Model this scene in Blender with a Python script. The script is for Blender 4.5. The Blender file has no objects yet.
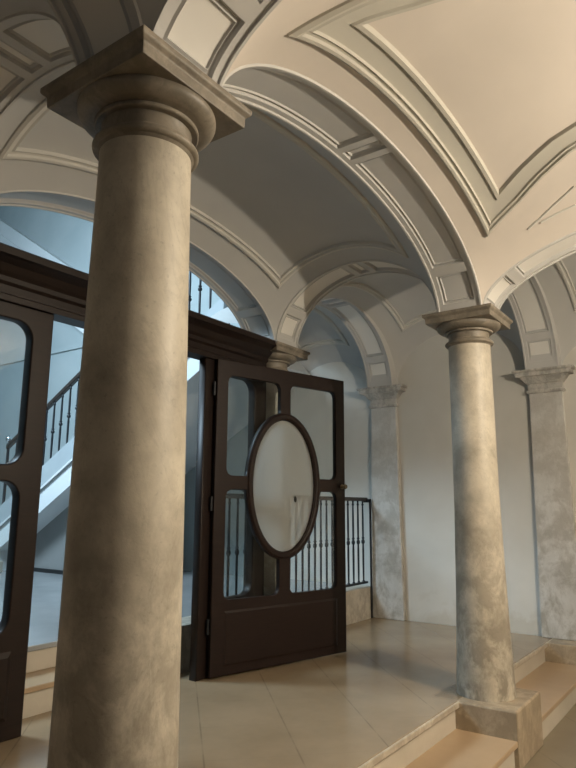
import bpy, bmesh, math, random
import numpy as np
from mathutils import Vector, Matrix
random.seed(4)
SC = bpy.context.scene
COL = SC.collection
PI = math.pi

# ------------------------------------------------------------------ numbers
L, W, UW = 3.227, 1.872, 2.31          # bay along u, bay along v, right wall
ZS = 2.672                             # springing of every arch (top of the abaci)
HW = 0.17                              # half width of the arches
RISE = 0.60
LOW = -0.34                            # lower hall floor
UP = 0.34                              # stair hall floor
VN = -3.9                              # near column row (behind the camera)

# ------------------------------------------------------------------ materials
def mat(name, base=(.5, .5, .5), rough=.6, **k):
    m = bpy.data.materials.new(name); m.use_nodes = True
    b = m.node_tree.nodes['Principled BSDF']
    b.inputs['Base Color'].default_value = (*base, 1)
    b.inputs['Roughness'].default_value = rough
    for a, v in k.items():
        b.inputs[a].default_value = v
    return m

def nd(m, t, **k):
    n = m.node_tree.nodes.new(t)
    for a, v in k.items():
        setattr(n, a, v)
    return n

def lk(m, a, b):
    m.node_tree.links.new(a, b)

def noise(m, scale, detail=5, rough=.6, dist=0.0, vec=None, sc=(1, 1, 1)):
    if vec is None:
        tc = nd(m, 'ShaderNodeTexCoord'); vec = tc.outputs['Object']
    if sc != (1, 1, 1):
        mp = nd(m, 'ShaderNodeMapping'); mp.inputs['Scale'].default_value = sc
        lk(m, vec, mp.inputs['Vector']); vec = mp.outputs['Vector']
    n = nd(m, 'ShaderNodeTexNoise')
    n.inputs['Scale'].default_value = scale; n.inputs['Detail'].default_value = detail
    n.inputs['Roughness'].default_value = rough; n.inputs['Distortion'].default_value = dist
    lk(m, vec, n.inputs['Vector'])
    return n.outputs['Fac']

def ramp(m, fac, stops, interp='LINEAR'):
    r = nd(m, 'ShaderNodeValToRGB'); cr = r.color_ramp; cr.interpolation = interp
    while len(cr.elements) < len(stops):
        cr.elements.new(.5)
    for e, (p, c) in zip(cr.elements, stops):
        e.position = p; e.color = (*c, 1) if len(c) == 3 else c
    lk(m, fac, r.inputs['Fac'])
    return r.outputs['Color']

def mix(m, fac, a, b, mode='MIX'):
    n = nd(m, 'ShaderNodeMix', data_type='RGBA', blend_type=mode)
    for sock, v in ((n.inputs[0], fac), (n.inputs[6], a), (n.inputs[7], b)):
        if isinstance(v, (int, float)):
            sock.default_value = v
        elif isinstance(v, tuple):
            sock.default_value = (*v, 1)
        else:
            lk(m, v, sock)
    return n.outputs[2]

def mth(m, op, a, b=None, c=None):
    n = nd(m, 'ShaderNodeMath', operation=op)
    for i, v in enumerate((a, b, c)):
        if v is None:
            continue
        if isinstance(v, (int, float)):
            n.inputs[i].default_value = v
        else:
            lk(m, v, n.inputs[i])
    return n.outputs[0]

def bump(m, h, strength=.2, dist=.01):
    b = nd(m, 'ShaderNodeBump'); b.inputs['Strength'].default_value = strength
    b.inputs['Distance'].default_value = dist
    lk(m, h, b.inputs['Height']); lk(m, b.outputs['Normal'], m.node_tree.nodes['Principled BSDF'].inputs['Normal'])

def base(m, c):
    lk(m, c, m.node_tree.nodes['Principled BSDF'].inputs['Base Color'])

def sepxyz(m, space='Object'):
    tc = nd(m, 'ShaderNodeTexCoord'); s = nd(m, 'ShaderNodeSeparateXYZ')
    lk(m, tc.outputs[space], s.inputs[0]); return s.outputs

def plaster(name, c1, c2, rough=.75, sc=1.3):
    m = mat(name, c1, rough)
    base(m, ramp(m, noise(m, sc, 4, .55, .3), [(.3, c1), (.7, c2)]))
    bump(m, noise(m, 30, 4, .6), .06, .004)
    return m

M = {}
M['vault'] = plaster('vault_plaster', (.48, .475, .46), (.53, .525, .505), .8)
M['vault_warm_lit'] = plaster('warm_lit_vault_plaster', (.60, .54, .475), (.66, .595, .525), .8)  # warmer, lighter copy for the lamplit bay: lamplight put into the colour
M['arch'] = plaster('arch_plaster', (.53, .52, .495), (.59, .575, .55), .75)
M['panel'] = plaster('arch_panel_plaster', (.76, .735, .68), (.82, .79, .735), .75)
M['trim'] = plaster('trim_plaster', (.56, .54, .495), (.62, .60, .55), .7)
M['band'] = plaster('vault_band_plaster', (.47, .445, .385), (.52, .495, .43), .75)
M['blue_lit'] = plaster('stair_hall_plaster', (.36, .415, .42), (.43, .475, .475), .8)  # cool daylight of the stair hall tinted into the plaster
M['stair_white'] = plaster('stair_plaster', (.66, .69, .69), (.74, .76, .76), .7)

def stone(name, light, dark, vein, grime=True, rough=.5, h0=.0, h1=1.1, ps=9.0):
    """mottled worn marble; the worn lower part is patchier, on the columns also for weaker lamplight (stains keep their own shape)"""
    m = mat(name, light, rough)
    s = sepxyz(m)
    big = noise(m, 2.6, 8, .66, .15)
    col = ramp(m, big, [(.36, dark), (.58, light)])
    patch = noise(m, ps, 8, .68, .35, sc=(1, 1, .75))
    pf = ramp(m, patch, [(.43, (0, 0, 0)), (.56, (1, 1, 1))])
    lowm = nd(m, 'ShaderNodeMapRange'); lk(m, s[2], lowm.inputs[0])
    lowm.inputs[1].default_value = h1; lowm.inputs[2].default_value = h0
    lowm.inputs[3].default_value = .16; lowm.inputs[4].default_value = .95
    f = mth(m, 'MULTIPLY', pf, lowm.outputs[0])
    col = mix(m, f, col, vein)
    vn = noise(m, 2.2, 9, .7, 2.6, sc=(1, 1, .55))
    v = mth(m, 'ABSOLUTE', mth(m, 'SUBTRACT', vn, .5))
    vf = ramp(m, v, [(.0, (1, 1, 1)), (.02, (0, 0, 0))])
    col = mix(m, mth(m, 'MULTIPLY', vf, .15), col, tuple(x * .55 for x in vein))
    sp = noise(m, 60, 3, .6)
    col = mix(m, mth(m, 'MULTIPLY', ramp(m, sp, [(.62, (0, 0, 0)), (.72, (1, 1, 1))]), .35), col, tuple(x * .6 for x in dark))
    base(m, col)
    bump(m, mth(m, 'ADD', patch, mth(m, 'MULTIPLY', sp, .4)), .16, .008)
    return m

M['marble'] = stone('column_marble', (.61, .555, .455), (.37, .33, .265), (.24, .21, .165), ps=6.0, h1=1.5)  # broad dark lower patches: real grime plus lamp falloff put into the colour
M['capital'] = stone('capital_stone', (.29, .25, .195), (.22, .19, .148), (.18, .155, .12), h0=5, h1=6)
M['pilaster'] = stone('pilaster_marble', (.62, .605, .57), (.52, .50, .46), (.34, .31, .26), h0=-.2, h1=2.6, ps=4.5)
M['pilcap'] = stone('pilaster_capital_stone', (.58, .55, .50), (.44, .42, .385), (.34, .325, .295), h0=5, h1=6, rough=.7)
M['pedestal'] = stone('pedestal_stone', (.45, .365, .26), (.37, .295, .205), (.30, .24, .165), h0=5, h1=6, rough=.45)

def floor_mat(name, c1, c2, joint, rough, tile=.488, off=0.0, diag=True, worn=False):
    m = mat(name, c1, rough)
    s = sepxyz(m, 'Object')
    col = ramp(m, noise(m, 1.6, 5, .6), [(.35, c1), (.65, c2)])
    if diag:
        k = 1 / (tile * math.sqrt(2))
        res = []
        for op, o in (('SUBTRACT', off), ('ADD', .31)):
            d = mth(m, op, s[0], s[1])
            fr = mth(m, 'FRACT', mth(m, 'ADD', mth(m, 'MULTIPLY', d, k), o))
            dist = mth(m, 'ABSOLUTE', mth(m, 'SUBTRACT', fr, .5))
            res.append(ramp(m, dist, [(.0, (1, 1, 1)), (.006, (.8, .8, .8)), (.012, (0, 0, 0))]))
        j = mth(m, 'MAXIMUM', res[0], mth(m, 'MULTIPLY', res[1], .2))
        brk = ramp(m, noise(m, 5, 4, .6), [(.35, (.15, .15, .15)), (.6, (1, 1, 1))])
        col = mix(m, mth(m, 'MULTIPLY', mth(m, 'MULTIPLY', j, brk), .45), col, joint)
    if worn:
        w = ramp(m, noise(m, 1.7, 2, .5, .3), [(.70, (0, 0, 0)), (.72, (1, 1, 1))])
        col = mix(m, mth(m, 'MULTIPLY', w, .28), col, tuple(min(1, x * 1.45) for x in c2))
    base(m, col)
    rr = nd(m, 'ShaderNodeMapRange'); lk(m, noise(m, 6, 5, .6), rr.inputs[0])
    rr.inputs[3].default_value = rough - .04; rr.inputs[4].default_value = rough + .02
    lk(m, rr.outputs[0], m.node_tree.nodes['Principled BSDF'].inputs['Roughness'])
    bump(m, noise(m, 2, 2, .5), .03, .006)
    return m

M['floor'] = floor_mat('platform_floor_marble', (.285, .21, .13), (.345, .26, .165), (.10, .075, .05), .22, off=.5, worn=False)
M['tread'] = floor_mat('step_tread_marble', (.40, .285, .175), (.47, .34, .215), (.2, .15, .1), .34, diag=False)
M['riser'] = floor_mat('step_riser_marble', (.50, .455, .37), (.60, .54, .45), (.3, .27, .2), .5, diag=False, worn=False)
M['lowfloor'] = floor_mat('lower_floor_stone', (.20, .165, .115), (.25, .21, .15), (.08, .065, .05), .36, tile=.6)
M['under_stair_shade'] = plaster('under_stair_shade_plaster', (.20, .20, .195), (.25, .25, .24), .8)  # darker plaster: shade under the flight put into the colour
M['stair_gray'] = plaster('stair_upper_band_plaster', (.36, .40, .42), (.42, .46, .47), .7)
M['upfloor'] = floor_mat('stair_hall_floor_marble', (.30, .315, .32), (.37, .38, .38), (.2, .2, .2), .2, diag=False, worn=False)
M['curb'] = stone('curb_marble', (.58, .525, .43), (.48, .43, .345), (.40, .35, .28), h0=5, h1=6)

def wall_mat():
    m = mat('wall_plaster', (.6, .58, .53), .8)
    s = sepxyz(m)
    col = ramp(m, noise(m, 1.1, 4, .6, .4), [(.3, (.58, .555, .50)), (.7, (.66, .635, .58))])
    # damp mark rising from the floor with its own ragged edge
    e = mth(m, 'ADD', mth(m, 'MULTIPLY', noise(m, 2.4, 5, .6, .6), 1.1), -.30)
    d = mth(m, 'SUBTRACT', e, s[2])
    df = nd(m, 'ShaderNodeMapRange'); lk(m, d, df.inputs[0])
    df.inputs[1].default_value = -.06; df.inputs[2].default_value = .12
    col = mix(m, mth(m, 'MULTIPLY', df.outputs[0], .45), col, (.44, .385, .30))
    base(m, col); bump(m, noise(m, 22, 4, .6), .08, .004)
    return m
M['wall'] = wall_mat()
M['dim'] = plaster('dark_entrance_wall', (.16, .14, .12), (.20, .18, .15), .8)

def wood_mat(name, c1, c2, rough=.38):
    m = mat(name, c1, rough)
    g = noise(m, 6, 6, .65, .5, sc=(1.2, 1.2, 14))
    g2 = noise(m, 3, 3, .5)
    col = ramp(m, g, [(.3, c1), (.75, c2)])
    col = mix(m, mth(m, 'MULTIPLY', g2, .4), col, tuple(x * .6 for x in c1))
    base(m, col); bump(m, g, .08, .003)
    return m
M['wood'] = wood_mat('dark_wood', (.013, .007, .006), (.025, .013, .010), .42)
M['wood2'] = wood_mat('dark_red_wood', (.012, .0068, .0055), (.023, .0125, .009), .45)
for q in ('wood', 'wood2'):
    M[q].node_tree.nodes['Principled BSDF'].inputs['Specular IOR Level'].default_value = .28
M['iron'] = mat('black_iron', (.018, .02, .024), .45, Metallic=.3)
M['handwood'] = mat('dark_handrail_wood', (.03, .022, .018), .4)
M['brass'] = mat('worn_brass', (.22, .18, .12), .4, Metallic=1.0)
M['chrome'] = mat('polished_knob', (.7, .74, .78), .12, Metallic=1.0)
M['black'] = mat('black_mark', (.012, .012, .012), .6)

def clear_glass():
    m = bpy.data.materials.new('clear_glass'); m.use_nodes = True
    nt = m.node_tree; nt.nodes.clear()
    o = nt.nodes.new('ShaderNodeOutputMaterial'); mx = nt.nodes.new('ShaderNodeMixShader')
    t = nt.nodes.new('ShaderNodeBsdfTransparent'); g = nt.nodes.new('ShaderNodeBsdfGlossy')
    t.inputs[0].default_value = (.93, .95, .95, 1); g.inputs['Roughness'].default_value = .03
    mx.inputs[0].default_value = .05
    nt.links.new(t.outputs[0], mx.inputs[1]); nt.links.new(g.outputs[0], mx.inputs[2]); nt.links.new(mx.outputs[0], o.inputs[0])
    return m
M['glass'] = clear_glass()

def frosted():
    m = bpy.data.materials.new('frosted_glass'); m.use_nodes = True
    nt = m.node_tree; nt.nodes.clear()
    o = nt.nodes.new('ShaderNodeOutputMaterial')
    r = nt.nodes.new('ShaderNodeBsdfRefraction'); r.inputs['IOR'].default_value = 1.02
    r.inputs['Roughness'].default_value = .32; r.inputs['Color'].default_value = (.95, .96, .95, 1)
    d = nt.nodes.new('ShaderNodeBsdfDiffuse'); d.inputs['Color'].default_value = (.80, .80, .76, 1)
    tl = nt.nodes.new('ShaderNodeBsdfTranslucent'); tl.inputs['Color'].default_value = (.85, .86, .84, 1)
    a = nt.nodes.new('ShaderNodeMixShader'); a.inputs[0].default_value = .55
    b = nt.nodes.new('ShaderNodeMixShader'); b.inputs[0].default_value = .42
    nt.links.new(d.outputs[0], a.inputs[1]); nt.links.new(tl.outputs[0], a.inputs[2])
    nt.links.new(r.outputs[0], b.inputs[1]); nt.links.new(a.outputs[0], b.inputs[2])
    nt.links.new(b.outputs[0], o.inputs[0])
    return m
M['frost'] = frosted()

# ------------------------------------------------------------------ mesh helpers
class MB:
    def __init__(s):
        s.v = []; s.f = []; s.mi = []
    def add(s, vs, fs, mi=0):
        o = len(s.v); s.v += [tuple(x) for x in vs]
        s.f += [tuple(o + i for i in f) for f in fs]; s.mi += [mi] * len(fs)
        return s
    def box(s, a, b, mi=0):
        x0, y0, z0 = a; x1, y1, z1 = b
        return s.add([(x0, y0, z0), (x1, y0, z0), (x1, y1, z0), (x0, y1, z0), (x0, y0, z1), (x1, y0, z1), (x1, y1, z1), (x0, y1, z1)],
                     [(0, 3, 2, 1), (4, 5, 6, 7), (0, 1, 5, 4), (1, 2, 6, 5), (2, 3, 7, 6), (3, 0, 4, 7)], mi)
    def lathe(s, prof, n=48, c=(0, 0, 0), mi=0):
        vs = []; fs = []
        for r, z in prof:
            for i in range(n):
                a = 2 * PI * i / n
                vs.append((c[0] + r * math.cos(a), c[1] + r * math.sin(a), c[2] + z))
        for k in range(len(prof) - 1):
            for i in range(n):
                j = (i + 1) % n
                fs.append((k * n + i, k * n + j, (k + 1) * n + j, (k + 1) * n + i))
        fs.append(tuple(range(n - 1, -1, -1))); fs.append(tuple((len(prof) - 1) * n + i for i in range(n)))
        return s.add(vs, fs, mi)
    def loft(s, rings, mi=0, cap=True):
        n = len(rings[0]); vs = [p for r in rings for p in r]; fs = []
        for k in range(len(rings) - 1):
            for i in range(n):
                j = (i + 1) % n
                fs.append((k * n + i, k * n + j, (k + 1) * n + j, (k + 1) * n + i))
        if cap:
            fs.append(tuple(range(n - 1, -1, -1))); fs.append(tuple((len(rings) - 1) * n + i for i in range(n)))
        return s.add(vs, fs, mi)
    def prism(s, poly, axis, lo, hi, mi=0):
        """poly in the two other axes (in axis order) pushed along axis"""
        def P(p, h):
            q = [p[0], p[1]]; q.insert(axis, h); return tuple(q)
        return s.loft([[P(p, lo) for p in poly], [P(p, hi) for p in poly]], mi)
    def build(s, name, m, parent=None, smooth=None, bevel=0.0, loc=None):
        me = bpy.data.meshes.new(name); me.from_pydata(s.v, [], s.f)
        for mm in (m if isinstance(m, (list, tuple)) else [m]):
            me.materials.append(mm)
        me.polygons.foreach_set('material_index', s.mi)
        bm = bmesh.new(); bm.from_mesh(me); bmesh.ops.recalc_face_normals(bm, faces=bm.faces)
        if smooth is not None:
            for f in bm.faces: f.smooth = True
            for e in bm.edges:
                if len(e.link_faces) == 2 and e.calc_face_angle(0) > smooth: e.smooth = False
        bm.to_mesh(me); bm.free()
        o = bpy.data.objects.new(name, me); COL.objects.link(o)
        if parent: o.parent = parent
        if loc: o.location = loc
        if bevel:
            b = o.modifiers.new('bevel', 'BEVEL'); b.width = bevel; b.segments = 2; b.limit_method = 'ANGLE'; b.angle_limit = .6
        return o

def tag(o, label, cat, group=None, kind=None):
    o['label'] = label; o['category'] = cat
    if group: o['group'] = group
    if kind: o['kind'] = kind
    return o

def struct(o, label=None):
    o['kind'] = 'structure'
    if label: o['label'] = label
    return o

def thing(name, label, cat, loc=(0, 0, 0), rz=0, group=None):
    o = bpy.data.objects.new(name, None); COL.objects.link(o)
    o.empty_display_size = .1
    o.location = loc; o.rotation_euler = (0, 0, rz)
    return tag(o, label, cat, group, 'thing')

# ------------------------------------------------------------------ vaults: sail vaults standing on the arch edges
class Bay:
    def __init__(s, u0, u1, v0, v1, ru, rv, zs=ZS):
        s.cu, s.cv = (u0 + u1) / 2, (v0 + v1) / 2; s.a, s.b = (u1 - u0) / 2, (v1 - v0) / 2
        s.g2 = ru * ru + rv * rv; s.B = rv and (ru * ru) / s.g2; s.A = 1 - s.B
        # edge at v=+-b keeps rise ru, edge at u=+-a keeps rise rv
        s.ku = 1 - rv * rv / s.g2; s.kv = 1 - ru * ru / s.g2; s.zs = zs
    def z(s, u, v):
        q = 1 - s.ku * ((u - s.cu) / s.a) ** 2 - s.kv * ((v - s.cv) / s.b) ** 2
        return s.zs + math.sqrt(max(0.0, q) * s.g2)
    def n(s, u, v, e=.004):
        dx = (s.z(u + e, v) - s.z(u - e, v)) / (2 * e); dy = (s.z(u, v + e) - s.z(u, v - e)) / (2 * e)
        return Vector((dx, dy, -1)).normalized()       # into the room

def vault(bay, label, m=None, n=44):
    ts = [-1 + 2 * i / n for i in range(n + 1)]
    us = [bay.cu + bay.a * math.sin(t * PI / 2) for t in ts]; vs = [bay.cv + bay.b * math.sin(t * PI / 2) for t in ts]
    mb = MB(); V = [(u, v, bay.z(u, v)) for v in vs for u in us]; k = n + 1
    T = [(x, y, z + .06) for x, y, z in V]; o = len(V)
    F = []
    for j in range(n):
        for i in range(n):
            q = (j * k + i, (j + 1) * k + i, (j + 1) * k + i + 1, j * k + i + 1)
            F.append(q); F.append(tuple(o + a for a in reversed(q)))
    rim = [i for i in range(k)] + [j * k + n for j in range(1, k)] + [n * k + i for i in range(n - 1, -1, -1)] + [j * k for j in range(n - 1, 0, -1)]
    for a, b in zip(rim, rim[1:] + rim[:1]):
        F.append((a, b, o + b, o + a))
    mb.add(V + T, F)
    ob = mb.build('ceiling', m or M['vault'], smooth=.7)
    return struct(ob, label)

def sweep(bay, path, prof, name, m, closed=True, label=None):
    """moulding of profile (offset inwards, height below the vault) along a uv path on the vault"""
    pts = [Vector(p_) for p_ in path]; N = len(pts); vo = []
    for i in range(N):
        pa = pts[i - 1] if (closed or i > 0) else None; pb = pts[(i + 1) % N] if (closed or i < N - 1) else None
        d1 = (pts[i] - pa).normalized() if pa is not None else None
        d2 = (pb - pts[i]).normalized() if pb is not None else None
        if d1 is None: d1 = d2
        if d2 is None: d2 = d1
        n1 = Vector((-d1.y, d1.x)); n2 = Vector((-d2.y, d2.x)); b = (n1 + n2).normalized()
        vo.append(b / max(.3, b.dot(n1)))
    P = []; offs = []
    for i in range(N if closed else N - 1):
        j = (i + 1) % N; k = max(2, int((pts[j] - pts[i]).length / .03))
        for q in range(k):
            P.append(pts[i].lerp(pts[j], q / k)); offs.append(vo[i].lerp(vo[j], q / k))
    if not closed:
        P.append(pts[-1]); offs.append(vo[-1])
    n = len(P)
    rings = []
    for i in range(n):
        r = []
        for o, h in prof:
            q = P[i] + offs[i] * o
            u = min(max(q.x, bay.cu - bay.a * .999), bay.cu + bay.a * .999); v = min(max(q.y, bay.cv - bay.b * .999), bay.cv + bay.b * .999)
            r.append(Vector((u, v, bay.z(u, v))) + bay.n(u, v) * h)
        rings.append(r)
    k = len(prof); V = [p for r in rings for p in r]; F = []
    for i in range(n if closed else n - 1):
        j = (i + 1) % n
        for a in range(k - 1):
            F.append((i * k + a, i * k + a + 1, j * k + a + 1, j * k + a))
    return struct(MB().add(V, F).build(name, m, smooth=.6), label)

RIDGE = [(0, -.01), (.0, .012), (.012, .024), (.026, .024), (.034, .014), (.046, .014), (.056, .022), (.064, .006), (.066, -.01)]
DOUBLE = [(0, -.01), (0, .012), (.012, .026), (.026, .026), (.034, .014), (.044, .014), (.054, .022), (.062, .010), (.072, .008),
          (.150, .008), (.156, .020), (.176, .020), (.186, .004), (.19, -.01)]
THIN = [(0, -.006), (0, .007), (.007, .010), (.014, .006), (.016, -.006)]

# ------------------------------------------------------------------ arches with sunk soffit panels
def arch(axis, fixed, lo, hi, rise, label, panels=True, pm=None, hw=HW, zt=3.75, zs=ZS):
    c, a = (lo + hi) / 2, (hi - lo) / 2
    tt = np.linspace(PI, 0, 1601); X = c + a * np.cos(tt); Z = zs + rise * np.sin(tt)
    S = np.concatenate([[0], np.cumsum(np.hypot(np.diff(X), np.diff(Z)))]); Ltot = float(S[-1])
    # panel layout along the curve: square, long, short at the crown, long, square
    rects = []
    if panels:
        g, sq, cr, cg = .075, .225, .095, .055
        x = g; h = Ltot / 2
        rects.append((x, x + sq)); x += sq + g
        rects.append((x, h - cr / 2 - cg)); rects.append((h - cr / 2, h + cr / 2))
        rects += [(Ltot - q, Ltot - p) for p, q in reversed(rects[:2])]
    mg = .05
    cuts = [0, .006, .013, .022, .028]
    ss = set(np.linspace(0, Ltot, 73).tolist())
    for p, q in rects:
        for d in cuts:
            ss.add(p + d); ss.add(q - d)
    ss = sorted(ss); ss = [s for i, s in enumerate(ss) if i == 0 or s - ss[i - 1] > 5e-4]
    ws = [-hw, -hw + .004, -hw + .016, -hw + .019] + [-hw + mg + d for d in cuts]
    ws = ws + [-w for w in reversed(ws)]
    def prof(d):
        if d <= 0: return 0.0
        xs = [0, .006, .013, .022, .028]; ys = [0, .018, .018, .009, .018]
        return float(np.interp(d, xs, ys))
    V = []; F = []; MI = []; k = len(ws)
    def P(x, y, z):
        return (x, fixed + y, z) if axis == 0 else (fixed + y, x, z)
    cen = []
    for s in ss:
        t = float(np.interp(s, S, tt)); x = c + a * math.cos(t); z = zs + rise * math.sin(t)
        nx, nz = math.cos(t) / a, math.sin(t) / rise; l = math.hypot(nx, nz); nx /= l; nz /= l
        cen.append((x, z))
        for w in ws:
            e = hw - abs(w); off = 0.0
            if .003 < e < .017: off = -.010
            for p, q in rects:
                d = min(s - p, q - s, hw - mg - abs(w))
                if d > 0: off = prof(d)
            V.append(P(x + nx * off, w, z + nz * off))
    for i in range(len(ss) - 1):
        sm = (ss[i] + ss[i + 1]) / 2
        for j in range(k - 1):
            wm = (ws[j] + ws[j + 1]) / 2
            inp = any(min(sm - p, q - sm, hw - mg - abs(wm)) > .027 for p, q in rects)
            F.append((i * k + j, i * k + j + 1, (i + 1) * k + j + 1, (i + 1) * k + j)); MI.append(1 if inp else 0)
    o = len(V)
    for (x, z) in cen:
        V.append(P(x, -hw, zt)); V.append(P(x, hw, zt))
    for i in range(len(ss) - 1):
        F.append((i * k, (i + 1) * k, o + 2 * (i + 1), o + 2 * i)); MI.append(0)
        F.append((i * k + k - 1, o + 2 * i + 1, o + 2 * (i + 1) + 1, (i + 1) * k + k - 1)); MI.append(0)
        F.append((o + 2 * i, o + 2 * (i + 1), o + 2 * (i + 1) + 1, o + 2 * i + 1)); MI.append(0)
    mb = MB(); mb.v = V; mb.f = F; mb.mi = MI
    ob = mb.build('arch', [M['arch'], pm or M['panel']], smooth=.5)
    return struct(ob, label)

def impost(u, v, label, u1=None, v0=None, v1=None, u0=None):
    u0 = u - HW if u0 is None else u0; u1 = u + HW if u1 is None else u1
    v0 = v - HW if v0 is None else v0; v1 = v + HW if v1 is None else v1
    return struct(MB().box((u0, v0, ZS), (u1, v1, 3.75)).build('impost_block', M['arch']), label)

# the arches
xa, xb, xc = -L + HW, -HW, UW - .14
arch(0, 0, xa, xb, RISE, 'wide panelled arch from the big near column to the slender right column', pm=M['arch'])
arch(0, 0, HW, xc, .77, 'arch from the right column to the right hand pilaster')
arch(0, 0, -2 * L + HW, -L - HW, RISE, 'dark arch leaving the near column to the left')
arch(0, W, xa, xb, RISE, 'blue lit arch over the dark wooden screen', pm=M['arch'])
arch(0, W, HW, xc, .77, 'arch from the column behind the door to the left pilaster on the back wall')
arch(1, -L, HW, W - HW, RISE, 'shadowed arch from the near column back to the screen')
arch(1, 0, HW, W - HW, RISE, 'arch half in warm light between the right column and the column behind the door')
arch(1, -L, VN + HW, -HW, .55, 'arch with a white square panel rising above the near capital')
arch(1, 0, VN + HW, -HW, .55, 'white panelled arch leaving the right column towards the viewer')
for u, v, lb in ((-L, 0, 'plaster block above the near capital'), (0, 0, 'plaster block above the right column capital'),
                 (-L, W, 'plaster block at the left end of the screen'), (0, W, 'plaster block above the column behind the door'),
                 (-L, VN, 'plaster block on the near left pier'), (0, VN, 'plaster block on the near right pier')):
    impost(u, v, lb)
impost(0, W, 'plaster block above the left pilaster', u0=xc, u1=UW)
impost(0, 0, 'plaster block above the right pilaster', u0=xc, u1=UW)

B0 = Bay(-L + HW, -HW, VN + HW, -HW, RISE, .55)
B1 = Bay(-L + HW, -HW, HW, W - HW, RISE, RISE)
B2 = Bay(HW, UW, HW, W - HW, .77, RISE)
B3 = Bay(HW, UW, W + HW, 3.2, .77, .42)
B4 = Bay(HW, UW, VN + HW, -HW, .77, .55)
B5 = Bay(-2 * L + HW, -L - HW, VN + HW, -HW, RISE, .55)
B6 = Bay(-2 * L + HW, -L - HW, HW, W - HW, RISE, RISE)
vault(B0, 'warm lit vault at the upper right', M['vault_warm_lit'])
vault(B1, 'vault over the bay between the columns and the wooden screen')
vault(B2, 'vault in front of the back wall between the two pilasters')
vault(B3, 'blue shaded vault behind the open door', n=30)
vault(B4, 'vault beyond the white arch at the right edge')
vault(B5, 'vault above the viewer')
vault(B6, 'dark vault at the upper left')

def half(pts):           # mirror an outline of a bay about its centre line in v
    return pts
cu, cv = B0.cu, B0.cv
right = [(-.45, -.315), (-.58, -.59), (-.70, -.77), (-.80, -.95), (-.90, -1.3), (-.94, cv)]
right_far = [(u, 2 * cv - v) for u, v in reversed(right[:-1])]
loop = right + right_far
loop = loop[::-1]                                   # going towards +v on the right side = ccw
left = [(2 * cu - u - .05, v) for u, v in loop[::-1]]
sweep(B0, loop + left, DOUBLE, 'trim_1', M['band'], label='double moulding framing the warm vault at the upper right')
def rect(b, m0, m1, n0, n1):
    return [(b.cu - b.a + m0, b.cv - b.b + n0), (b.cu + b.a - m1, b.cv - b.b + n0), (b.cu + b.a - m1, b.cv + b.b - n1), (b.cu - b.a + m0, b.cv + b.b - n1)]
sweep(B1, rect(B1, .12, .16, .15, .15), RIDGE, 'trim_2', M['trim'], label='moulding framing the vault in front of the screen')
sweep(B2, rect(B2, .2, .22, .18, .18), RIDGE, 'trim_3', M['trim'], label='moulding framing the vault by the back wall')
sweep(B3, rect(B3, .2, .2, .2, .2), RIDGE, 'trim_4', M['trim'], label='moulding framing the vault behind the door')
sweep(B4, rect(B4, .2, .22, .2, .2), RIDGE, 'trim_5', M['trim'], label='moulding framing the vault at the right edge')
sweep(B6, rect(B6, .15, .13, .15, .15), RIDGE, 'trim_6', M['trim'], label='moulding framing the dark vault at the upper left')
sweep(B5, rect(B5, .3, .3, .3, .3), RIDGE, 'trim_7', M['trim'], label='moulding framing the vault above the viewer')
sweep(B0, [(-.50, -.91), (-.46, -.84), (-.41, -.74), (-.37, -.66), (-.335, -.57)], THIN, 'trim_8', M['trim'], closed=False, label='thin curved line above the white arch')
sweep(B0, [(-.35, -.65), (-.362, -.77), (-.365, -.88)], THIN, 'trim_9', M['trim'], closed=False, label='thin lower line above the white arch')

# ------------------------------------------------------------------ floors and steps
def slab(name, a, b, m, label):
    return struct(MB().box(a, b).build(name, m, bevel=.006), label)
slab('floor', (-7.2, VN - .2, LOW - .2), (UW, -.255, LOW), M['lowfloor'], 'lower hall floor at the bottom right')
slab('step_riser', (-7.2, -.255, LOW - .2), (UW, .10, -.205), M['riser'], 'riser of the lower step')
slab('step_tread', (-7.2, -.28, -.205), (UW, .12, -.17), M['tread'], 'tread of the lower step')
slab('step_riser', (-7.2, .115, -.205), (UW, .2, -.04), M['riser'], 'riser below the platform edge')
slab('step_riser', (-7.2, .086, -.04), (UW, .1, -.001), M['curb'], 'worn pale nosing along the platform edge')
slab('floor_platform', (-7.2, .099, -.04), (UW, 2.06, 0), M['floor'], 'polished marble platform floor in front of the screen')
# steps inside the doorway
slab('step_riser', (-2.6, 2.07, -.04), (-.87, 2.4, .135), M['riser'], 'riser of the first step inside the doorway')
slab('step_tread', (-2.6, 2.05, .135), (-.87, 2.4, .17), M['tread'], 'tread of the first step inside the doorway')
slab('step_riser', (-2.6, 2.355, .17), (-.87, 2.6, .305), M['riser'], 'riser of the second step inside the doorway')
slab('floor_stair_hall', (-3.5, 2.335, .305), (UW, 12, UP), M['upfloor'], 'blue lit floor of the stair hall')
struct(MB().box((-.87, 2.065, -.04), (UW, 2.335, .34)).build('trim_10', M['curb'], bevel=.008), 'marble curb under the iron railing')
struct(MB().box((-3.5, 2.065, -.04), (-2.6, 2.335, .34)).build('trim_11', M['curb'], bevel=.008), 'marble curb left of the doorway steps')

# ------------------------------------------------------------------ walls
def wall(name, a, b, m=None, label=None):
    return struct(MB().box(a, b).build(name, m or M['wall']), label)
wall('wall_right', (UW, VN - .4, LOW - .2), (UW + .2, 12.2, 9), label='pale plaster wall behind the pilasters')
wall('wall_front', (-7.4, VN - .4, LOW - .2), (UW, VN - .2, 3.8), M['dim'], label='wall behind the viewer')
wall('wall_left', (-7.4, VN - .4, LOW - .2), (-7.2, 2.06, 3.8), M['dim'], label='wall to the left of the viewer')
wall('wall_screen', (-7.2, 1.9, 0), (-L - .17, 2.06, 3.8), label='wall continuing left of the screen')
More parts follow.
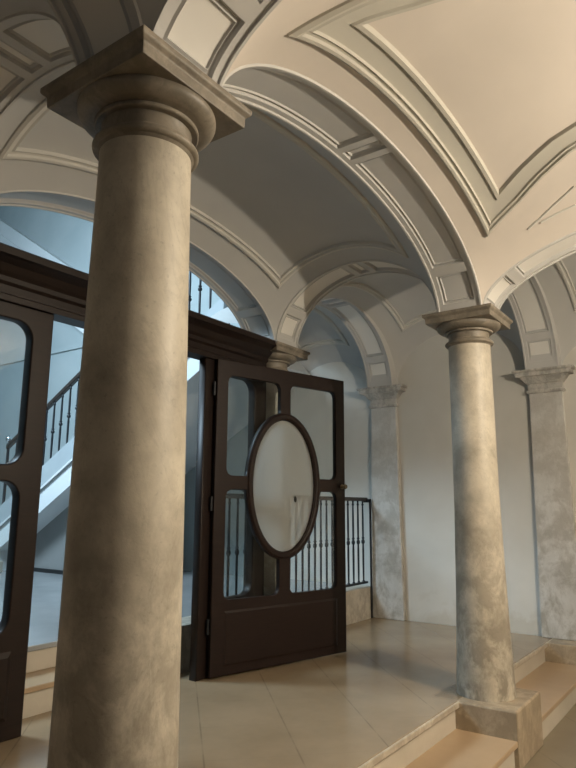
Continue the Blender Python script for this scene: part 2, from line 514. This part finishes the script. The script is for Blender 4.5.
# stair hall shell
wall('wall_stair_left', (-3.7, 2.04, -.04), (-3.5, 12.2, 9), M['blue_lit'], 'left wall of the stair hall')
wall('wall_stair_back', (-3.5, 12, .3), (UW, 12.2, 9), M['blue_lit'], 'back wall of the stair hall')
wall('wall_stair_front', (-3.5, W + HW - .02, 3.6), (UW, W + HW + .15, 9), M['blue_lit'], 'wall above the screen on the stair side')
wall('ceiling', (-3.7, 1.9, 9), (UW + .2, 12.2, 9.15), M['blue_lit'], 'high ceiling of the stair hall')
wall('wall_stair_right', (UW - .06, 3.3, .2), (UW, 12, 9), M['blue_lit'], 'right wall of the stair hall, blue daylight tinted into its colour')
wall('trim_12', (UW - .10, 3.3, 4.0), (UW - .05, 12, 4.08), M['blue_lit'], 'string course on the stair hall wall')

# ------------------------------------------------------------------ columns
def sq_rings(levels, c=(0, 0)):
    return [[(c[0] - h, c[1] - h, z), (c[0] + h, c[1] - h, z), (c[0] + h, c[1] + h, z), (c[0] - h, c[1] + h, z)] for z, h in levels]

def column(name, label, u, v, shaft, nk, block=True):
    t = thing(name, label, 'column', (u, v, 0), 0, None)
    # shaft with entasis
    zs = np.linspace(0, 2.44, 40); rs = np.interp(zs, [p[0] for p in shaft], [p[1] for p in shaft])
    k = np.ones(7) / 7; rs = np.convolve(np.pad(rs, 3, mode='edge'), k, 'valid'); rs[0] = shaft[0][1]
    pr = [(float(r), float(z)) for r, z in zip(rs, zs)]
    MB().lathe(pr, 72).build('shaft', M['marble'], t, smooth=.6)
    q = [(nk, 2.435)]
    for i in range(9):
        a = -PI / 2 + PI * i / 8; q.append((nk + .008 + .017 * math.cos(a), 2.458 + .014 * math.sin(a)))
    q += [(nk + .006, 2.480), (nk - .003, 2.487), (nk - .004, 2.528), (nk - .001, 2.533)]
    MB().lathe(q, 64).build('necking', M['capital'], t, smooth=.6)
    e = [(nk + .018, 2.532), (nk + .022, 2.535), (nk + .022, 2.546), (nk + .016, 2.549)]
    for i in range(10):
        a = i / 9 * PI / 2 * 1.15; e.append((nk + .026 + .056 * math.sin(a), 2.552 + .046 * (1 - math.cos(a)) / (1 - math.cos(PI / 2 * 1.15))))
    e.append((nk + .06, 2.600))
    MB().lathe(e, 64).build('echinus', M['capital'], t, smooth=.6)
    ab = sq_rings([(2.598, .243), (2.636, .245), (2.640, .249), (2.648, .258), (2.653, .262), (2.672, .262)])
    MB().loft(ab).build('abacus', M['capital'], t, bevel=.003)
    if block:
        MB().loft(sq_rings([(LOW, .283), (-.012, .283), (-.004, .279), (0, .272)])).build('plinth_block', M['pedestal'], t, bevel=.004)
    return t

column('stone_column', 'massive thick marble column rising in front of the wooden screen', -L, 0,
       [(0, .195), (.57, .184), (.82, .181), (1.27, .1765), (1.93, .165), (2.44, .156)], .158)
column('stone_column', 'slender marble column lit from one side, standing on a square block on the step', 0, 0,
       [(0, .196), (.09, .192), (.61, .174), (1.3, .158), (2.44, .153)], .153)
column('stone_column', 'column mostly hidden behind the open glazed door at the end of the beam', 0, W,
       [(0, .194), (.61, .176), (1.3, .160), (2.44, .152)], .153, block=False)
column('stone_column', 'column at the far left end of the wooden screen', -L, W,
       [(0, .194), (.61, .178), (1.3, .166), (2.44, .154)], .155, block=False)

# ------------------------------------------------------------------ pilasters on the right wall
def pilaster(label, v, block):
    t = thing('wall_pilaster', label, 'pilaster', (UW, v, 0), 0, None)
    def R(z, h, d):
        return [(-d, -h, z), (0, -h, z), (0, h, z), (-d, h, z)]
    n = 14
    MB().loft([R(2.44 * i / n, .200 - .037 * i / n, .056) for i in range(n + 1)]).build('shaft', M['pilaster'], t, bevel=.006)
    cap = [(2.425, .166, .058), (2.43, .185, .075), (2.447, .19, .08), (2.462, .185, .075), (2.466, .170, .062), (2.53, .170, .062), (2.533, .188, .078), (2.548, .192, .082), (2.551, .202, .09),
           (2.575, .218, .104), (2.596, .236, .12), (2.6, .238, .122), (2.602, .276, .15), (2.642, .279, .152), (2.645, .291, .163), (2.654, .302, .172), (2.672, .302, .172)]
    MB().loft([R(*c) for c in cap]).build('capital', M['pilcap'], t, bevel=.004)
    if block:
        MB().box((-.30, -.285, LOW), (0, .20, -.002)).build('plinth_block', M['pedestal'], t, bevel=.006)
    return t
pilaster('pale blotchy pilaster on the back wall at the end of the iron railing', W, False)
pilaster('stained marble pilaster beyond the corner column, past the lower step', 0, True)

# ------------------------------------------------------------------ wooden screen and door
def rrect(x0, x1, z0, z1, r, n=8, corners=(1, 1, 1, 1)):
    """ccw from the bottom-left; corners (bl, br, tr, tl)"""
    out = []
    for (cx, cz, a0, on) in ((x0 + r, z0 + r, PI, corners[0]), (x1 - r, z0 + r, 1.5 * PI, corners[1]), (x1 - r, z1 - r, 0, corners[2]), (x0 + r, z1 - r, .5 * PI, corners[3])):
        if on:
            for i in range(n + 1):
                a = a0 + .5 * PI * i / n; out.append((cx + r * math.cos(a), cz + r * math.sin(a)))
        else:
            out.append((x0 if cx == x0 + r else x1, z0 if cz == z0 + r else z1))
    return out

def board(outer, holes, thick, name, m, parent, bev=.006, loc=(0, 0, 0)):
    """flat joinery cut from an outline with holes (x along, z up), centred on y=0"""
    cu_ = bpy.data.curves.new(name, 'CURVE'); cu_.dimensions = '2D'; cu_.fill_mode = 'BOTH'
    cu_.extrude = thick / 2 - bev; cu_.bevel_depth = bev; cu_.bevel_resolution = 1; cu_.offset = -bev
    for pts in [outer] + holes:
        sp = cu_.splines.new('POLY'); sp.points.add(len(pts) - 1); sp.use_cyclic_u = True
        for p_, q in zip(sp.points, pts): p_.co = (q[0], q[1], 0, 1)
    tmp = bpy.data.objects.new('tmp', cu_); COL.objects.link(tmp)
    bpy.context.view_layer.update()
    me = bpy.data.meshes.new_from_object(tmp.evaluated_get(bpy.context.evaluated_depsgraph_get()))
    bpy.data.objects.remove(tmp); bpy.data.curves.remove(cu_)
    me.transform(Matrix.Rotation(PI / 2, 4, 'X')); me.materials.clear(); me.materials.append(m); me.name = name
    o = bpy.data.objects.new(name, me); COL.objects.link(o); o.parent = parent; o.location = loc
    return o

def ellipse(cx, cz, a, b, n=72):
    return [(cx + a * math.cos(2 * PI * i / n), cz + b * math.sin(2 * PI * i / n)) for i in range(n)]

def clip_pane(x0, x1, z0, z1, r, ell, start, grow=0.0):
    """rounded rectangle minus an ellipse that covers the corner `start`"""
    cx, cz, a, b = ell
    dense = []
    rr = rrect(x0 - grow, x1 + grow, z0 - grow, z1 + grow, r)
    for p_, q in zip(rr, rr[1:] + rr[:1]):
        k = max(1, int(math.hypot(q[0] - p_[0], q[1] - p_[1]) / .01))
        dense += [(p_[0] + (q[0] - p_[0]) * i / k, p_[1] + (q[1] - p_[1]) * i / k) for i in range(k)]
    inside = lambda q: ((q[0] - cx) / (a - grow)) ** 2 + ((q[1] - cz) / (b - grow)) ** 2 < 1
    i0 = min(range(len(dense)), key=lambda i: (dense[i][0] - start[0]) ** 2 + (dense[i][1] - start[1]) ** 2)
    dense = dense[i0:] + dense[:i0]
    run = [q for q in dense if not inside(q)]
    # drop near-straight duplicates
    def th(q): return math.atan2((q[1] - cz) / (b - grow), (q[0] - cx) / (a - grow))
    t0, t1 = th(run[-1]), th(run[0]); d = (t1 - t0 + PI) % (2 * PI) - PI
    arc = [(cx + (a - grow) * math.cos(t0 + d * i / 16), cz + (b - grow) * math.sin(t0 + d * i / 16)) for i in range(1, 16)]
    slim = [q for i, q in enumerate(run) if i % 3 == 0 or i == len(run) - 1]
    return slim + arc

def pane(outline, name, m, parent, y=0, th=.006):
    V = [(x, y - th / 2, z) for x, z in outline] + [(x, y + th / 2, z) for x, z in outline]; n = len(outline)
    F = [tuple(range(n)), tuple(range(2 * n - 1, n - 1, -1))] + [(i, i + n, (i + 1) % n + n, (i + 1) % n) for i in range(n)]
    mb = MB(); mb.add(V, F)
    return mb.build(name, m, parent)

# --- fixed screen: beam, two glazed side panels
SV = 1.83
scr = thing('glazed_screen', 'dark wooden screen with a heavy beam and fixed glazed side panels under the arch', 'screen', (0, SV, 0))
beam = [(-.07, 2.405), (-.07, 2.44), (-.055, 2.45), (-.055, 2.50), (-.075, 2.515), (-.075, 2.545), (-.10, 2.565), (-.13, 2.60), (-.175, 2.622), (-.20, 2.63), (-.20, 2.668), (-.19, 2.68),
        (.18, 2.68), (.20, 2.66), (.20, 2.63), (.10, 2.56), (.07, 2.51), (.07, 2.405)]
mb = MB(); mb.loft([[(x, y, z) for y, z in beam] for x in (-L + .18, -.20)]); mb.build('beam', M['wood2'], scr)
def side_panel(name_x0, x1, hx0, hx1):
    holes = [rrect(hx0, hx1, 1.475, 2.315, .10), rrect(hx0, hx1, .545, 1.38, .10)]
    fr = board([(name_x0, .0), (x1, .0), (x1, 2.41), (name_x0, 2.41)], holes, .075, 'side_panel', M['wood2'], scr, .008)
    for h in (rrect(hx0 - .012, hx1 + .012, 1.463, 2.327, .105), rrect(hx0 - .012, hx1 + .012, .533, 1.392, .105)):
        pane(h, 'glass_pane', M['glass'], fr)
    xs = (name_x0 + .12, x1 - .10)
    mb = MB()
    mb.loft([[(xs[0], -.037, .10), (xs[1], -.037, .10), (xs[1], -.037, .46), (xs[0], -.037, .46)],
             [(xs[0] + .03, -.052, .13), (xs[1] - .03, -.052, .13), (xs[1] - .03, -.052, .43), (xs[0] + .03, -.052, .43)]])
    mb.build('raised_panel', M['wood2'], fr, bevel=.003)
    return fr
side_panel(-L + .17, -2.345, -L + .29, -2.48)
side_panel(-.965, -.17, -.83, -.335)
# --- open door leaf
HA = -0.26186
door = thing('door', 'dark wooden glazed door standing open, with an oval frosted pane', 'door', (-.871, 1.766, .012), HA)
DW, DH = 1.408, 2.398
EL = (.704, 1.415, .398, .608)
px0, mx0, mx1, px1 = .108, .648, .760, 1.298
zu0, zu1, zl0, zl1 = 1.475, 2.275, .535, 1.365
PA = [(px0, mx0, zu0, zu1, (mx0, zu0)), (mx1, px1, zu0, zu1, (mx1, zu0)), (px0, mx0, zl0, zl1, (mx0, zl1)), (mx1, px1, zl0, zl1, (mx1, zl1))]
holes = [clip_pane(a, b, c, d, .055, EL, s) for a, b, c, d, s in PA]
oin = (EL[0], EL[1], .333, .545)
frame = board([(0, 0), (DW, 0), (DW, DH), (0, DH)], holes + [ellipse(*oin)], .046, 'door_frame', M['wood'], door, .005)
for a, b, c, d, s in PA:
    pane(clip_pane(a, b, c, d, .055, EL, s, .010), 'corner_pane', M['glass'], door)
board(ellipse(EL[0], EL[1], .392, .602), [ellipse(EL[0], EL[1], .337, .549)], .070, 'oval_frame', M['wood'], door, .014)
ov = pane(ellipse(EL[0], EL[1], .344, .556, 64), 'oval_pane', M['frost'], door); ov['label'] = 'oval frosted glass pane'
mb = MB(); mb.lathe([(.004, -.006), (.014, -.006), (.016, 0), (.014, .006), (.004, .006)], 14)
for i, q in enumerate(mb.v): mb.v[i] = (.828 + q[0] * .85, -.008 + q[2] * .5, 1.298 + q[1] * 1.7)
mb.build('lock_hole', M['black'], ov)
mb = MB(); mb.loft([[(.11, -.022, .06), (1.30, -.022, .06), (1.30, -.022, .46), (.11, -.022, .46)],
                    [(.13, -.030, .08), (1.28, -.030, .08), (1.28, -.030, .44), (.13, -.030, .44)]])
mb.build('kick_panel', M['wood'], door, bevel=.003)
mb = MB(); mb.lathe([(.022, 0), (.022, .004), (.010, .007), (.009, .026), (.018, .032), (.023, .043), (.018, .054), (.006, .058)], 24)
for i, q in enumerate(mb.v): mb.v[i] = (1.368 + q[0], -.023 - q[2], 1.415 + q[1])
kn = mb.build('door_knob', M['brass'], door, smooth=.7)
mb = MB(); mb.box((DW, -.012, 1.36), (DW + .004, .012, 1.47)); mb.build('latch_plate', M['brass'], door)
for z in (.3, 1.2, 2.1):
    mb = MB(); mb.lathe([(.011, 0), (.011, .11)], 16, (-.012, .0, z)); mb.build('hinge', M['iron'], door, smooth=.6)

# ------------------------------------------------------------------ iron railing on the curb
rail = thing('iron_railing', 'black iron railing on the marble curb behind the open door', 'railing', (0, 2.13, .34))
def baluster_profile(h):
    r = [(.016, 0), (.016, .012), (.009, .022), (.011, .12), (.012, h * .40), (.010, h * .46), (.019, h * .475), (.021, h * .49), (.019, h * .505), (.011, h * .52),
         (.018, h * .535), (.011, h * .55), (.012, h * .70), (.009, h - .06), (.015, h - .045), (.009, h - .03), (.012, h)]
    return r
xs = np.arange(-.36, 2.20, .115)
bal = MB(); bal.lathe(baluster_profile(.925), 12)
b0 = None
for x in xs:
    if b0 is None:
        b0 = bal.build('baluster', M['iron'], rail, smooth=.6, loc=(float(x), 0, .055))
    else:
        b = b0.copy(); COL.objects.link(b); b.parent = rail; b.location = (float(x), 0, .055)
MB().prism([(-.032, .975), (-.032, .995), (-.022, 1.018), (.022, 1.018), (.032, .995), (.032, .975)], 0, -.44, 2.252).build('handrail', M['handwood'], rail)
MB().box((-.43, -.016, .035), (2.25, .016, .058)).build('bottom_rail', M['iron'], rail)
MB().box((2.205, -.078, -.34), (2.24, -.068, 1.0)).box((2.205, -.078, .96), (2.24, .016, 1.0)).build('end_post', M['iron'], rail)
MB().box((-.45, -.022, .0), (-.41, .022, .99)).build('post', M['iron'], rail)

# ------------------------------------------------------------------ staircase
SU0, SU1 = .5, 1.7
st = thing('staircase', 'pale straight staircase climbing to the right behind the screen, with iron railing', 'staircase', (SU0, 7.0, UP))
sl = .567
def top(v): return 1.23 + (7.01 - v) * sl
def bot(v): return 1.13 + (6.13 - v) * sl - .0
V1 = 2.92
def Y(v): return v - 7.0
# stringer (near side) in two tiers
def band(lo, hi, x0, x1, va, vb, name, m):
    MB().prism([(Y(va), lo(va) - UP), (Y(vb), lo(vb) - UP), (Y(vb), hi(vb) - UP), (Y(va), hi(va) - UP)], 0, x0, x1).build(name, m, st)
band(lambda v: bot(v) + .30, top, .0, .12, 7.05, V1, 'upper_stringer', M['stair_gray'])
band(bot, lambda v: bot(v) + .30, .025, .12, 7.05, V1, 'lower_stringer', M['stair_white'])
band(lambda v: bot(v) + .285, lambda v: bot(v) + .315, -.012, .0, 7.05, V1, 'stringer_moulding', M['stair_white'])
# steps + slab
mb = MB(); n = 13; pts = []
v = 7.05; z = top(7.05) - .12
poly = [(Y(7.05), bot(7.05) - UP)]
for i in range(n):
    va = 7.05 - i * .3; zz = top(va) - .02
    poly += [(Y(va), zz - UP - .16), (Y(va), zz - UP)] if i else [(Y(va), zz - UP)]
    poly += [(Y(max(va - .3, V1)), zz - UP)]
poly += [(Y(V1), bot(V1) - UP)]
mb.prism(poly, 0, .12, 1.74); mb.build('steps', M['stair_white'], st)
# pier, lower landing and the wall under the flight
MB().box((0, Y(7.05), 0), (1.2, Y(8.6), top(7.05) - UP - .01)).build('landing_pier', M['stair_white'], st)
MB().prism([(Y(5.0), 0), (Y(7.05), 0), (Y(7.05), bot(7.05) - UP), (Y(5.0), bot(5.0) - UP)], 0, .36, 1.2).build('under_stair_wall', M['under_stair_shade'], st)
MB().box((.335, Y(5.0), 0), (.36, Y(7.0), .05)).build('skirting', M['black'], st)
MB().box((-.28, Y(6.8), 0), (.0, Y(8.6), .15)).build('bottom_step', M['riser'], st, bevel=.01)
def railz(v): return top(v) + .84
MB().prism([(Y(7.02), railz(7.02) - UP - .035), (Y(V1), railz(V1) - UP - .035), (Y(V1), railz(V1) - UP + .03), (Y(7.02), railz(7.02) - UP + .03)], 0, .01, .075).build('handrail', M['handwood'], st, bevel=.012)
bb = MB(); bb.lathe([(r * 1.25, z) for r, z in baluster_profile(.83)], 12); b0 = None
for i in range(25):
    v = 6.79 - i * .165
    if v < V1 + .05: break
    lc = (.042, Y(v), top(v) - UP - .01)
    if b0 is None: b0 = bb.build('baluster', M['iron'], st, smooth=.6, loc=lc)
    else:
        b = b0.copy(); COL.objects.link(b); b.parent = st; b.location = lc
nw = MB(); nw.lathe([(.03, -.02), (.03, .02), (.02, .04), (.022, .40), (.028, .42), (.022, .44), (.02, .86), (.03, .88)], 16)
nwo = nw.build('newel_post', M['iron'], st, smooth=.6, loc=(.042, Y(7.0), top(7.0) - UP))
kb = MB(); kb.lathe([(.012, .87), (.012, .90)] + [(.05 * math.sin(a), .945 - .05 * math.cos(a)) for a in np.linspace(.3, PI - .05, 12)], 20)
kb.build('knob', M['chrome'], nwo, smooth=.8)

# upper flight seen through the lunette
uf = thing('stair_flight', 'pale upper stair flight seen through the arch above the beam at the left', 'staircase', (UW - .06, 8, 4.0)); uf['kind'] = 'structure'
def ut(v): return 5.33 + (v - 7.78) * .633
MB().prism([(6.6 - 8, ut(6.6) - 4 - 1.0), (11.9 - 8, ut(11.9) - 4 - 1.0), (11.9 - 8, ut(11.9) - 4), (6.6 - 8, ut(6.6) - 4)], 0, -.16, 0).build('stringer', M['stair_white'], uf)
MB().prism([(6.6 - 8, ut(6.6) - 4 - .36), (11.9 - 8, ut(11.9) - 4 - .36), (11.9 - 8, ut(11.9) - 4 - .29), (6.6 - 8, ut(6.6) - 4 - .29)], 0, -.19, -.16).build('stringer_moulding', M['stair_white'], uf)

# ------------------------------------------------------------------ lights
def point(name, loc, e, c, r=.1):
    l = bpy.data.lights.new(name, 'POINT'); l.energy = e; l.color = c; l.shadow_soft_size = r
    o = bpy.data.objects.new(name, l); COL.objects.link(o); o.location = loc; return o
def area(name, loc, target, sx, sy, e, c):
    l = bpy.data.lights.new(name, 'AREA'); l.shape = 'RECTANGLE'; l.size = sx; l.size_y = sy; l.energy = e; l.color = c
    o = bpy.data.objects.new(name, l); COL.objects.link(o); o.location = loc
    o.rotation_euler = (Vector(target) - Vector(loc)).to_track_quat('-Z', 'Y').to_euler(); return o
point('hall_lamp', (-1.2, -2.95, 2.64), 310, (1, .88, .70), .035)
sp = bpy.data.lights.new('hall_lamp_down_fill', 'SPOT'); sp.energy = 60; sp.color = (1, .81, .57); sp.spot_size = math.radians(172); sp.spot_blend = .35; sp.shadow_soft_size = .05  # added downward spot at the lamp, extra light for floor and columns
so = bpy.data.objects.new('hall_lamp_down_fill', sp); COL.objects.link(so); so.location = (-1.2, -2.95, 2.62)
area('stair_hall_window', (-3.4, 5.6, 5.2), (.9, 5.2, 1.4), 2.4, 2.6, 950, (.62, .83, 1.0))
area('cool_side_fill', (-6.9, -2.6, 1.4), (-3, -.5, 1.4), 1.6, 2.2, 3, (.62, .80, 1.0))  # added weak cool fill behind the viewer, no visible source there

w = bpy.data.worlds.new('world'); SC.world = w; w.use_nodes = True
w.node_tree.nodes['Background'].inputs[0].default_value = (.5, .6, .7, 1)
w.node_tree.nodes['Background'].inputs[1].default_value = .05

# ------------------------------------------------------------------ camera
pitch, yaw, roll = .19005, .61843, .00614
f = Vector((math.cos(yaw) * math.cos(pitch), math.sin(yaw) * math.cos(pitch), math.sin(pitch)))
r = Vector((math.sin(yaw), -math.cos(yaw), 0)); u = r.cross(f)
c, s = math.cos(roll), math.sin(roll); r, u = c * r + s * u, -s * r + c * u
cam = bpy.data.cameras.new('camera'); cam.sensor_fit = 'VERTICAL'; cam.sensor_height = 24; cam.lens = 635.75 / 768 * 24
cam.clip_start = .05; cam.clip_end = 100
co = bpy.data.objects.new('camera', cam); COL.objects.link(co)
co.matrix_world = Matrix(((r.x, u.x, -f.x, -4.596), (r.y, u.y, -f.y, -1.5903), (r.z, u.z, -f.z, 1.25), (0, 0, 0, 1)))
SC.camera = co

SC.view_settings.view_transform = 'Standard'; SC.view_settings.look = 'None'
SC.view_settings.exposure = 0.0; SC.view_settings.gamma = 1.0
SC.cycles.use_denoising = True
SC.cycles.max_bounces = 10; SC.cycles.diffuse_bounces = 2; SC.cycles.transparent_max_bounces = 16
SC.cycles.sample_clamp_indirect = 6
